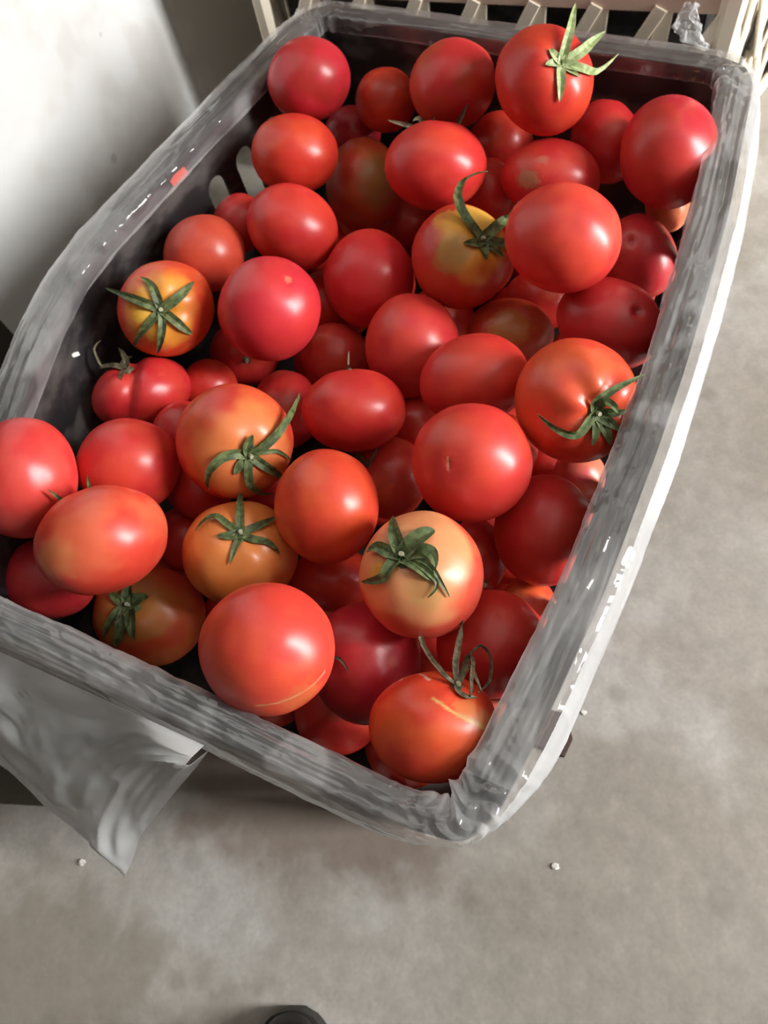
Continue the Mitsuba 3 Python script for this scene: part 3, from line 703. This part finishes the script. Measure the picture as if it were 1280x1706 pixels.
SPECS = {
1: dict(base=CRIM, alt=(.40, .026, .022), label="red tomato in the back left corner of the crate, against the black back wall", pole=(-.3, -.5, -.8)),
2: dict(base=(.50, .045, .02), alt=ORNG, label="small orange-red tomato at the back, wedged between the corner tomato and the egg-shaped one"),
3: dict(base=(.53, .027, .027), alt=(.5, .05, .02), label="egg-shaped red tomato at the back wall, left of the pale green star", pole=(.5, -.6, -.5)),
4: dict(base=RED, label="large red tomato with a pale green star at the back of the crate", pole=(937, 104), cavity=.13, green="sepal_pale", hub=.17, stem=0,
        calyx_label="pale green calyx with upright pointed sepals",
        sepals=[(17, [(939, 84, .10), (942, 62, .22), (945, 42, .36)]), (19, [(958, 95, .08), (972, 83, .15), (990, 68, .24)]), (15, [(955, 112, .05), (972, 119, .05), (982, 122, .10), (1012, 97, .20)]),
                (17, [(934, 125, .05), (933, 145, .04), (931, 168, .05)]), (15, [(925, 95, .05), (915, 86, .05)]), (14, [(922, 106, .05), (909, 110, .05)]), (10, [(948, 116, .04), (962, 128, .04)])]),
5: dict(base=(.53, .027, .027), label="red tomato tucked between the pale-starred tomato and the back right corner tomato", pole=(.3, -.8, -.5)),
6: dict(base=CRIM, alt=(.52, .04, .03), label="large glossy tilted tomato in the back right corner of the crate", pole=(-.3, .6, -.7)),
7: dict(base=(.54, .035, .02), alt=(.58, .06, .02), label="round red tomato beside the wall slots, in front of the back left corner tomato", pole=(-.2, .4, -.9)),
8: dict(base=(.50, .05, .022), alt=(.50, .10, .03), spots=[((632, 305), .55, (.30, .17, .05), .75, .8)], label="shaded tomato with an olive green flank left of the plump back centre tomato"),
9: dict(base=(.56, .03, .026), label="plump tomato at back centre with dry sepal tips poking over its far edge", pole=(.05, -.86, -.5), sepals=[], green="sepal_dry", hub=.09, stem=0),
10: dict(base=(.53, .027, .027), label="red tomato with a rough brown scab, half under the biggest smooth tomato", spots=[((880, 300), .22, (.42, .20, .11), .8, 1.6), ((905, 268), .10, (.45, .16, .10), .5, 1.6)], fine=(90, 140)),
11: dict(base=(.54, .026, .026), label="tilted oval red tomato near the wall slots, above the round pinkish one", pole=(.6, .5, -.6)),
12: dict(base=(.50, .05, .028), alt=(.54, .07, .035), label="dull red tomato by the left wall, behind the six-pointed green star", pole=(.6, -.4, -.7)),
13: dict(base=(.50, .03, .02), label="red tomato with yellow and olive shoulders and a curled dark green calyx", pole=(805, 397), cavity=.14, fine=(80, 120), shoulder=((.72, .38, .05), .95, .8),
         spots=[((752, 425), .34, (.46, .27, .08), .85, .8), ((795, 362), .40, (.74, .42, .07), .95, .5), ((742, 368), .25, (.66, .32, .06), .7, .8)], hub=.17,
         sepals=[(18, [(788, 382, .06), (772, 368, .12), (764, 350, .22), (774, 334, .36), (800, 326, .44)]), (20, [(815, 388, .05), (835, 372, .10), (848, 352, .25)]), (18, [(793, 405, .05), (772, 407, .05)]), (20, [(806, 412, .04), (808, 432, .04)]), (19, [(826, 405, .05), (846, 412, .10)]), (14, [(820, 415, .05), (832, 428, .08)])]),
14: dict(base=(.60, .036, .03), alt=(.66, .06, .035), label="biggest smooth red tomato in the right half, next to the yellow-shouldered one", pole=(-.1, .3, -.95)),
15: dict(base=(.50, .028, .035), label="red tomato with a small sunken navel at the right wall, dappled by light", dents=[((1052, 402), .14, .07)], spots=[((1052, 402), .10, (.34, .012, .016), .8, .3)], pole=(.2, -.5, -.8)),
16: dict(base=(.66, .17, .08), alt=PEACH, label="tomato tinted peach as if sunlit, showing only a sliver under the back right corner tomato"),  # peach base puts light through the slots into the skin colour
17: dict(base=(.60, .055, .022), alt=(.66, .12, .03), label="orange tomato with yellow shoulders under a six-pointed green star, by the left wall", pole=(268, 516), cavity=.13, rib=.022, ribs=6, shoulder=((.72, .30, .04), .95, .85),
         spots=[((238, 520), .22, (.74, .44, .06), .8, .8), ((255, 557), .16, (.74, .42, .06), .7, .8), ((245, 490), .2, (.72, .36, .05), .7, .8)], hub=.15,
         sepals=[(16, [(248, 507, .05), (222, 497, .06), (188, 484, .14)]), (16, [(262, 495, .05), (254, 478, .05), (238, 467, .07)]), (17, [(288, 503, .05), (303, 490, .05), (319, 473, .06)]), (16, [(290, 532, .04), (304, 544, .04), (317, 553, .05)]), (14, [(271, 540, .04), (269, 560, .04), (262, 585, .04)]), (14, [(252, 535, .04), (238, 552, .04), (226, 574, .04)])]),
18: dict(base=(.56, .028, .040), alt=(.58, .034, .035), label="round pinkish red tomato with a tiny pale scar, right of the six-pointed star", spots=[((479, 468), .07, (.62, .16, .10), .9, .8)], dents=[((479, 470), .09, .02)], pole=(-.3, .4, -.85)),
19: dict(base=(.54, .022, .026), label="oval red tomato in the middle, left of the yellow-shouldered one"),
20: dict(base=(.53, .027, .027), alt=(.46, .03, .03), label="dark red tomato with a deep round navel, leaning on the right side of the crate", dents=[((1062, 519), .13, .09)], spots=[((1062, 519), .12, (.28, .012, .014), .85, .3)], pole=(-.3, .3, -.9)),
21: dict(base=(.46, .04, .02), spots=[((850, 545), .5, (.46, .20, .05), .75, 1.0)], label="small red tomato with an olive blush, below the yellow-shouldered one"),
22: dict(base=(.56, .03, .034), label="tall red tomato at the centre of the pile, with a cleft at its top edge", dents=[((716, 500), .25, .06)]),
23: dict(base=(.58, .034, .03), alt=(.62, .05, .03), label="oval red tomato right of centre, between the cleft one and the big ribbed one"),
24: dict(base=(.66, .06, .028), alt=(.70, .10, .035), label="big ribbed orange-red tomato with a sunken stem beside the right rim", pole=(1000, 690), cavity=.20, ribs=6, rib=.035, hub=.17, fine=(80, 120),
         sepals=[(17, [(982, 700, .06), (960, 716, .08), (936, 707, .16), (910, 685, .22)]), (17, [(992, 672, .08), (1008, 655, .14), (1044, 635, .22)]), (14, [(1008, 668, .06), (1018, 677, .12), (1022, 686, .15)]), (20, [(1012, 700, .05), (1028, 712, .06)]), (20, [(995, 710, .05), (984, 735, .06)]), (20, [(1008, 712, .05), (1012, 735, .06)]), (18, [(1016, 688, .05), (1038, 682, .08)])]),
25: dict(base=(.52, .035, .028), label="small red tomato peeping out below the round pinkish one"),
26: dict(base=(.53, .027, .027), label="shaded red tomato with a tiny dark stem, under the round pinkish one", pole=(411, 600), sepals=[], hub=.12, stem=.25, green="sepal_dry"),
27: dict(base=(.52, .024, .028), label="heart-shaped two-lobed red tomato by the left wall", pole=(206, 612), cavity=.12, grooves=[(np.array([.94, .30, 0]), -.28, .16, .17, np.array([0, -.5, .8]))], hub=.16, stem=0, fine=(72, 110), calyx_label="withered green calyx", green="sepal_dry",
         sepals=[(12, [(196, 612, .08), (180, 618, .15), (174, 600, .30), (184, 588, .4)]), (12, [(210, 603, .12), (222, 598, .22)]), (12, [(203, 622, .04), (203, 632, .04)]), (12, [(212, 604, .15), (205, 594, .3)])]),
28: dict(base=(.54, .026, .024), label="wide red tomato in the middle with one dark sepal tip behind it", pole=(582, 612), cavity=.05, sepals=[(9, [(581, 608, .08), (582, 598, .22)])], hub=.06, stem=0, green="sepal_dry"),
29: dict(base=(.53, .027, .027), label="dim red tomato behind the wide middle one and the calyx of its left neighbour"),
30: dict(base=(.56, .04, .024), alt=(.66, .10, .035), shoulder=((.68, .22, .065), 1.2, .75), label="red and amber tomato left of centre with a dark green calyx and long twisted sepals", pole=(418, 760), cavity=.13, hub=.21, fine=(76, 110),
         sepals=[(17, [(438, 742, .06), (458, 716, .12), (468, 696, .2), (476, 672, .32)]), (18, [(392, 755, .06), (372, 760, .10), (358, 775, .12), (352, 808, .06)]), (19, [(412, 742, .08), (418, 726, .1)]), (17, [(440, 775, .05), (468, 792, .06)]), (16, [(412, 785, .05), (420, 806, .06), (452, 816, .10)]), (8, [(440, 752, .05), (460, 752, .04), (478, 766, .05)]), (16, [(398, 775, .04), (392, 786, .05)])]),
31: dict(base=(.55, .03, .028), alt=(.60, .05, .03), label="round red tomato behind the flattened oblong one, near the front left"),
32: dict(base=(.56, .032, .032), alt=(.60, .06, .045), label="big red tomato cut off by the left edge of the picture", pole=(-.5, -.3, -.8)),
33: dict(base=(.60, .05, .028), alt=(.64, .11, .05), spots=[((95, 930), .35, (.62, .22, .08), .6, 1.0)], label="flattened oblong orange-red tomato lying on its side at the front left", pole=(.0, -.93, -.3), cavity=.06, sepals=[], hub=.08, stem=0),
34: dict(base=CRIM, label="shaded tomato in the front left corner under the flattened oblong one"),
35: dict(base=(.64, .058, .026), alt=(.68, .085, .028), label="tall bright orange-red tomato just left of the picture's centre line", pole=(.2, .6, -.75)),
36: dict(base=(.50, .035, .024), label="small red tomato with thin dark sepals, squeezed beside the tall bright orange-red one", pole=(613, 772), cavity=.08, sepals=[(7, [(603, 766, .06), (598, 748, .12), (612, 732, .2)]), (7, [(618, 770, .08), (628, 762, .14), (638, 749, .18)]), (6, [(607, 765, .08), (606, 750, .15)])], hub=.10, stem=0, green="sepal_dry",
         lines=[([(632, 812), (655, 800), (680, 792)], .06, (.34, .05, .02), .5)]),
37: dict(base=(.60, .04, .032), alt=(.64, .055, .03), label="large glossy round tomato with a star-shaped blossom scar, right of centre", dents=[((749, 771), .06, .015)], lines=[([(749, 762), (749, 782)], .020, (.56, .30, .16), .9), ([(741, 770), (757, 768)], .014, (.40, .10, .05), .7)], fine=(110, 170), pole=(.3, -.2, -.93)),
38: dict(base=(.53, .027, .027), alt=(.52, .04, .025), label="red tomato in the shade of the right rim, below the big ribbed one"),
39: dict(base=(.60, .09, .026), alt=(.66, .16, .032), shoulder=((.76, .25, .065), 1.3, .85), label="amber tomato with a neat dark green star, above the large front tomato", pole=(401, 888), cavity=.13, rib=.030, hub=.16, fine=(72, 110),
         sepals=[(15, [(400, 868, .05), (400, 848, .08), (402, 824, .14)]), (13, [(382, 878, .05), (362, 868, .07), (331, 888, .05)]), (18, [(384, 894, .05), (364, 895, .05)]), (15, [(420, 882, .05), (438, 875, .06), (458, 864, .08)]), (14, [(420, 899, .05), (440, 904, .05), (462, 922, .05)]), (12, [(394, 908, .05), (385, 938, .06)])]),
40: dict(base=(.53, .027, .027), label="small red tomato between the oblong one and the amber one at the front left"),
41: dict(base=(.60, .07, .04), alt=(.64, .14, .06), shoulder=((.69, .31, .13), 1.35, .8), label="blush and greenish tomato with a broad torn green calyx, right of centre at the front", pole=(671, 925), cavity=.12, hub=.20, fine=(80, 120),
         spots=[((632, 958), .17, (.68, .40, .06), .8, .9), ((705, 985), .3, (.50, .30, .10), .5, 1.2)],
         sepals=[(26, [(664, 905, .05), (661, 890, .05), (659, 868, .07)]), (34, [(690, 908, .06), (708, 898, .07), (722, 893, .06)]), (34, [(692, 935, .05), (708, 950, .05), (716, 966, .05)]), (24, [(656, 940, .05), (645, 962, .05), (611, 968, .06)]), (24, [(652, 922, .05), (636, 916, .07), (622, 924, .08)]), (30, [(695, 922, .06), (716, 925, .06), (722, 950, .06)]), (8, [(715, 945, .06), (728, 965, .06), (743, 990, .05)]), (8, [(712, 955, .06), (724, 970, .06), (711, 991, .05)])]),
42: dict(base=(.53, .027, .027), label="shaded red tomato behind the blush and greenish one, toward the right side", pole=(808, 975), sepals=[], hub=.12, stem=.1, green="sepal_dry"),
43: dict(base=(.62, .05, .034), alt=(.66, .075, .034), label="largest orange-red tomato at the front, with a pale healed crack along its lower edge", fine=(130, 200), spots=[((500, 1160), .3, (.55, .17, .05), .45, 1.0)],
         lines=[([(430, 1170), (462, 1166), (492, 1155), (520, 1138), (538, 1118)], .022, (.64, .28, .13), .8)], pole=(-.3, -.2, -.93)),
44: dict(base=(.50, .06, .022), alt=(.52, .11, .03), shoulder=((.48, .22, .05), 1.0, .65), label="tomato at the front left rim with a ragged dark green calyx", pole=(213, 1008), cavity=.12, hub=.22, fine=(72, 110),
         sepals=[(26, [(230, 1000, .06), (248, 998, .08)]), (26, [(210, 1030, .05), (205, 1052, .05), (198, 1072, .06)]), (22, [(220, 1030, .05), (226, 1062, .06)]), (20, [(198, 1025, .05), (182, 1058, .05)]), (22, [(215, 990, .06), (222, 978, .08)]), (18, [(200, 1000, .05), (188, 990, .05)])]),
45: dict(base=(.52, .022, .036), label="crimson tomato between the largest front tomato and the cracked one with the dry stem", dents=[((655, 1102), .30, .05)], spots=[((655, 1103), .1, (.55, .15, .10), .5, .8)], pole=(555, 1098), sepals=[(5, [(566, 1096, .05), (576, 1103, .06), (584, 1118, .05)])], hub=.03, stem=0, green="sepal_dry", cavity=.0),
46: dict(base=(.54, .026, .024), alt=(.56, .045, .028), label="round red tomato by the right rim at the front, above the split-scarred one"),
47: dict(base=(.58, .06, .026), label="small orange-red tomato wedged at the right rim under the shaded one"),
48: dict(base=(.62, .05, .022), alt=(.66, .09, .026), label="orange-red tomato in the front right corner with a split scar and curled dry sepals", pole=(762, 1142), cavity=.05, green="sepal_dry", hub=.10, stem=.06, fine=(130, 200), calyx_label="dry curled brownish calyx",
         spots=[((800, 1200), .22, (.48, .22, .10), .55, 1.2), ((775, 1180), .2, (.60, .20, .06), .6, 1.2)], lines=[([(722, 1166), (748, 1184), (775, 1199), (800, 1212)], .032, (.60, .36, .12), .9), ([(762, 1192), (790, 1204), (812, 1216)], .045, (.50, .28, .10), .7), ([(672, 1126), (668, 1132)], .03, (.68, .45, .35), .8), ([(698, 1122), (714, 1134)], .03, (.70, .5, .4), .8)],
         sepals=[(11, [(742, 1138, .12), (722, 1122, .22), (706, 1095, .42), (708, 1078, .62), (717, 1062, .8)]), (13, [(752, 1125, .22), (755, 1095, .5), (763, 1062, .8)]), (11, [(768, 1118, .30), (782, 1108, .45), (796, 1122, .4), (797, 1145, .25), (788, 1160, .12)]), (12, [(770, 1128, .25), (780, 1145, .22), (792, 1160, .14)]), (11, [(760, 1152, .05), (772, 1164, .06), (788, 1166, .08)]), (9, [(768, 1122, .4), (772, 1148, .26), (778, 1166, .08)])]),
49: dict(base=(.62, .10, .07), label="tomato tinted pink with film haze in the front right corner, behind the split-scarred one"),  # pink base puts the film's haze into the skin colour
50: dict(base=RED, label="dark tomato deep in the gap above the largest front tomato"),
51: dict(base=(.53, .027, .027), label="small tomato showing between the wide middle one and the glossy scarred one"),
52: dict(base=RED, label="dark tomato in the shade left of the tall back tomato with the pale star"),
53: dict(base=RED, label="dark tomato in the gap behind the yellow-shouldered one's curled sepal"),
54: dict(base=RED, label="dark tomato in the gap under the biggest smooth tomato"),
55: dict(base=(.53, .027, .027), label="small dull tomato under the wall slots, behind the tilted oval one"),
56: dict(base=RED, label="dark tomato in the hollow below the red and amber one"),
57: dict(base=RED, label="dark little tomato in the gap between the heart-shaped one and the red and amber one"),
58: dict(base=(.62, .10, .09), label="tomato tinted pink with film haze beside the right rim just below the big ribbed one"),  # paler base carries the haze of the film over this one
59: dict(base=RED, label="tomato in the shaded hollow along the front wall, under the largest front tomato"),
64: dict(base=RED, label="tomato low down against the front wall, left of and under the largest front tomato"),
65: dict(base=RED, label="tomato low down against the front wall, under the split-scarred one"),
60: dict(base=CRIM, label="dark tomato deep behind the small orange-red back tomato"),
61: dict(base=RED, label="dark tomato in the gap left of the oval middle one"),
62: dict(base=(.53, .027, .027), label="small tomato between the red and amber one and the amber star one"),
63: dict(base=(.53, .027, .027), label="small tomato peeping between the heart-shaped one and the round one before it"),
}
for tid, opt in SPECS.items():
    key = build_tomato(tid, opt)
    # sepal tips that stick out from behind a tomato whose calyx faces away
    extra = {9: [(9, [(706, 205), (697, 197), (688, 202)]), (7, [(718, 206), (724, 196)]), (9, [(762, 210), (770, 192), (779, 172)]), (8, [(690, 212), (668, 206), (646, 200)])],
             33: [(10, [(116, 842), (104, 834), (80, 816)]), (9, [(152, 824), (149, 812), (146, 792)])]}.get(tid)
    if extra:
        T = PLACED[tid]; c = np.array(T[:3]); zc = (c-EYE) @ (RC @ [0, 0, 1.0])
        d0 = np.linalg.norm(c-EYE) + .006
        ck = key + "__calyx"
        for wpx, pts in extra:
            P = []
            for j, q in enumerate([(T[3]+(pts[0][0]-T[3])*.55, T[4]+(pts[0][1]-T[4])*.72)] + pts):
                d = RC @ np.array([(q[0]-CX)/F, (q[1]-CY)/F, 1.0]); d /= np.linalg.norm(d)
                P.append(EYE + d*(d0 + (.022 if j == 0 else .010-.005*j)))
            P = np.array(P); k0 = np.linspace(0, 1, len(P)); k1 = np.linspace(0, 1, 12)
            P = np.stack([PchipInterpolator(k0, P[:, i])(k1) for i in range(3)], 1)
            N = np.tile(EYE-c, (12, 1)); N /= np.linalg.norm(N, axis=1, keepdims=True)
            put("sepal", sepal_mesh(P, N, wpx*zc/F, .0006), "sepal_dry" if tid == 9 else "sepal_green", ck, smooth=40)

# the layer that the visible ones rest on
rng = np.random.default_rng(5)
for k, (x, y, z, r) in enumerate(BURIED):
    o = dict(pole=rng.normal(size=3), seed=200+k, base=RED)
    o["pole"] /= np.linalg.norm(o["pole"])
    D, f = sphere_dirs(o["pole"], 24, 36)
    body = trimesh.Trimesh(np.array([x, y, z]) + D*radial(D, o)[:, None]*r, f, process=False)
    if body.volume < 0:
        body.invert()
    put("tomato", body, "tomato_skin", smooth=True, color=skin(D, o), label="red tomato buried out of sight in the lower layer", cat="tomato", group="tomatoes buried in the lower layer")

# ------------------------------------------------------------------ the cream basket behind the crate
tag("basket", "cream plastic lattice basket standing behind the crate's far rim", "basket")
BX = np.array([.168, .383, 0]); bq = math.radians(7)
e1 = np.array([-math.cos(bq), -math.sin(bq), 0]); e2 = np.array([math.sin(bq)*-1, math.cos(bq), 0])   # along the front to the left, and away to the back
BW, BD, BH = .45, .40, .82  # height raised out of view to shade the wall and back rim
corners = [BX, BX+e1*BW, BX+e1*BW+e2*BD, BX+np.array([.09, .39, 0])]
zb = .214
for i in range(4):
    a, b = corners[i], corners[(i+1) % 4]
    d = (b-a); Ls = np.linalg.norm(d); d /= Ls
    nout = np.array([d[1], -d[0], 0]); 
    if nout @ (a - (BX+e1*BW/2+e2*BD/2)) < 0: nout = -nout
    put("corner_post", bar(a+[0, 0, .0], a+[0, 0, BH], .022, .018, d), "cream_plastic", "basket", smooth=False)
    for k in range(24):                                      # woven bands above the lattice
        z = zb + .013 + k*.0245
        put("band", bar(a + [0, 0, z] + nout*.001, b + [0, 0, z] + nout*.001, .0235, .005), "tan_plastic" if i == 0 and k < 23 else "cream_plastic", "basket", smooth=False)
    put("base_band", bar(a + [0, 0, .012], b + [0, 0, .012], .024, .006), "cream_plastic", "basket", smooth=False)
    n_ = 8 if i % 2 == 0 else 7
    for k in range(1, n_):
        p = a + d*Ls*k/n_
        put("stake", bar(p + [0, 0, .0], p + [0, 0, zb+.01], .016, .004, d), "cream_plastic", "basket", smooth=False)
    pit = Ls/n_
    for k in range(n_):
        p = a + d*pit*k
        for lean, off_ in (((1, .004), (-1, -.004)) if i else ((-1, .004),)):
            s0 = p + (d*pit*.05 if lean > 0 else d*pit*.95) + nout*off_
            s1 = p + (d*pit*.95 if lean > 0 else d*pit*.05) + nout*off_
            for zz0, zz1 in ((.112, zb+.006), (.012, .112)):
                put("strand", bar(s0 + [0, 0, zz0], s1 + [0, 0, zz1], .012, .004, d), "cream_plastic", "basket", smooth=False)
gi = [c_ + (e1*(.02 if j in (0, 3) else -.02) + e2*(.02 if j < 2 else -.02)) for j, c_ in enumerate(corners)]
lin_parts = []  # inner black shell, added so the gaps in the lattice read dark
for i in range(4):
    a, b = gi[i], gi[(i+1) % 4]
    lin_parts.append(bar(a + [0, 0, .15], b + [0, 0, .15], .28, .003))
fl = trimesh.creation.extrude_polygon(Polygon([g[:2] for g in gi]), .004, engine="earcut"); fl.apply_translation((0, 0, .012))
put("lining", trimesh.util.concatenate(lin_parts+[fl]), "black_plastic", "basket", smooth=False, label="black shell added inside the lattice to darken its gaps")

# a torn bit of film caught in its lattice
d = RC @ np.array([(1150-CX)/F, (44-CY)/F, 1.0]); fp = EYE + d*((.366-EYE[1])/d[1])
uu, vv = np.meshgrid(np.linspace(-1, 1, 40), np.linspace(-1, 1, 50), indexing="ij")
nz = meshkit.fbm(np.stack([uu*2.2, vv*2.2, 0*uu], -1), 3, 77)-.5
wid = .011*(1-.45*np.abs(vv)+.5*(meshkit.noise(np.stack([vv*2.7, 0*vv, 0*vv], -1), 5)-.5))
gx = fp[0] + uu*wid + .016*nz - .011*vv + .006*vv*vv; gz = fp[2] + vv*.019 + .006*nz; gy = fp[1] + .016*(meshkit.fbm(np.stack([uu*2.4+9, vv*2.4, 0*uu], -1), 3, 79)-.5)
put("film_scrap", trimesh.Trimesh(np.stack([gx, gy, gz], -1).reshape(-1, 3), grid_faces(40, 50), process=False), "tail_film", smooth=True, label="torn scrap of clear film caught in the lattice of the cream basket", cat="plastic scrap")

# ------------------------------------------------------------------ the shoe at the bottom edge
tip = at(490, 1679, .012); back = at(486, 1790, .012); dv = (back-tip)[:2]; dv /= np.linalg.norm(dv); sv = np.array([-dv[1], dv[0]])
tag("shoe", "rounded black shoe toe at the bottom edge of the picture", "shoe")


def shoe_outline(s):                                        # half widths along the shoe, s from toe 0 to heel 1
    return np.interp(s, [0, .02, .06, .12, .2, .35, .55, .75, .9, .97, 1.0], [.003, .014, .024, .033, .041, .046, .038, .034, .035, .026, .008])


SL = .27
tt_ = np.concatenate([np.linspace(0, .12, 14), np.linspace(.14, .94, 24), np.linspace(.95, 1, 8)])
NA = 20
hgt = np.interp(tt_, [0, .03, .1, .2, .35, .5, .6, .8, .95, 1], [.010, .026, .038, .043, .055, .072, .078, .076, .070, .055])
v = []
for s_, h_ in zip(tt_, hgt):
    w_ = shoe_outline(s_)
    for q in np.linspace(0, math.pi, NA):
        cq, sq = math.cos(q), math.sin(q)
        xx = w_*math.copysign(abs(cq)**.75, cq); zz = .016 + (h_-.016+.006)*sq**.8
        p = tip[:2] + dv*s_*SL + sv*xx
        v.append((p[0], p[1], zz))
up_ = trimesh.Trimesh(v, grid_faces(len(tt_), NA), process=False)
n0 = len(v)
bottom = [[i*NA, (i+1)*NA, (i+1)*NA+NA-1] for i in range(len(tt_)-1)] + [[i*NA, (i+1)*NA+NA-1, i*NA+NA-1] for i in range(len(tt_)-1)]
ends = [[0, j, j+1] for j in range(1, NA-1)] + [[(len(tt_)-1)*NA, (len(tt_)-1)*NA+j+1, (len(tt_)-1)*NA+j] for j in range(1, NA-1)]
up_ = trimesh.Trimesh(v, np.vstack([up_.faces, bottom, ends]), process=False); up_.fix_normals()
put("upper", up_, "shoe_leather", "shoe", smooth=50)
ol = [tip[:2] + dv*s_*SL + sv*(shoe_outline(s_)+.003) for s_ in tt_] + [tip[:2] + dv*s_*SL - sv*(shoe_outline(s_)+.003) for s_ in tt_[::-1]]
sole = trimesh.creation.extrude_polygon(Polygon(ol).buffer(0), .018, engine="earcut"); put("sole", sole, "shoe_rubber", "shoe", smooth=30)

# ------------------------------------------------------------------ a dark batten added in place of the crate's floor shadow, left of the flap
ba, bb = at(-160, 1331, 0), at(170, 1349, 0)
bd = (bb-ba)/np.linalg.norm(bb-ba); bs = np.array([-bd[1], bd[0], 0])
put("shade_batten", bar(ba + bs*.029 + [0, 0, .0131], bb + bs*.029 + [0, 0, .0131], .058, .026, bs), "shade_brown", smooth=False, label="dark batten added for floor shade at the left edge below the film flap", cat="batten")

# ------------------------------------------------------------------ small things on the floor
def chip(name, px, py, r, mat, lab, cat, seed, flat=.32):
    m_ = trimesh.creation.icosphere(2, r); n_ = m_.vertices/r
    m_.vertices = m_.vertices*(.45+1.1*meshkit.noise(n_*2.3, seed))[:, None]*[1, .8, flat]
    p = at(px, py, 0); m_.apply_translation((p[0], p[1], -m_.bounds[0][2])); put(name, m_, mat, smooth=25, label=lab, cat=cat)


chip("plaster_chip", 137, 1436, .0030, "white_chip", "small white chip on the floor left of the film flap's tip", "chip", 1)
chip("plaster_chip", 926, 1444, .0028, "white_chip", "small white chip on the floor below the front right corner of the crate", "chip", 2)
chip("plaster_chip", 972, 1187, .0024, "white_chip", "white chip on the floor beside the right side of the crate", "chip", 3)
p0 = at(936, 1234, 0)
g = trimesh.creation.extrude_polygon(Polygon([(-.03, -.012), (.006, -.012), (.008, .004), (-.004, .022), (-.03, .018)]), .004, engine="earcut")
g.apply_translation((p0[0], p0[1], .0)); put("cardboard_scrap", g, "brown_scrap", smooth=False, label="small dark brown scrap on the floor peeking out under the right side of the crate", cat="scrap")
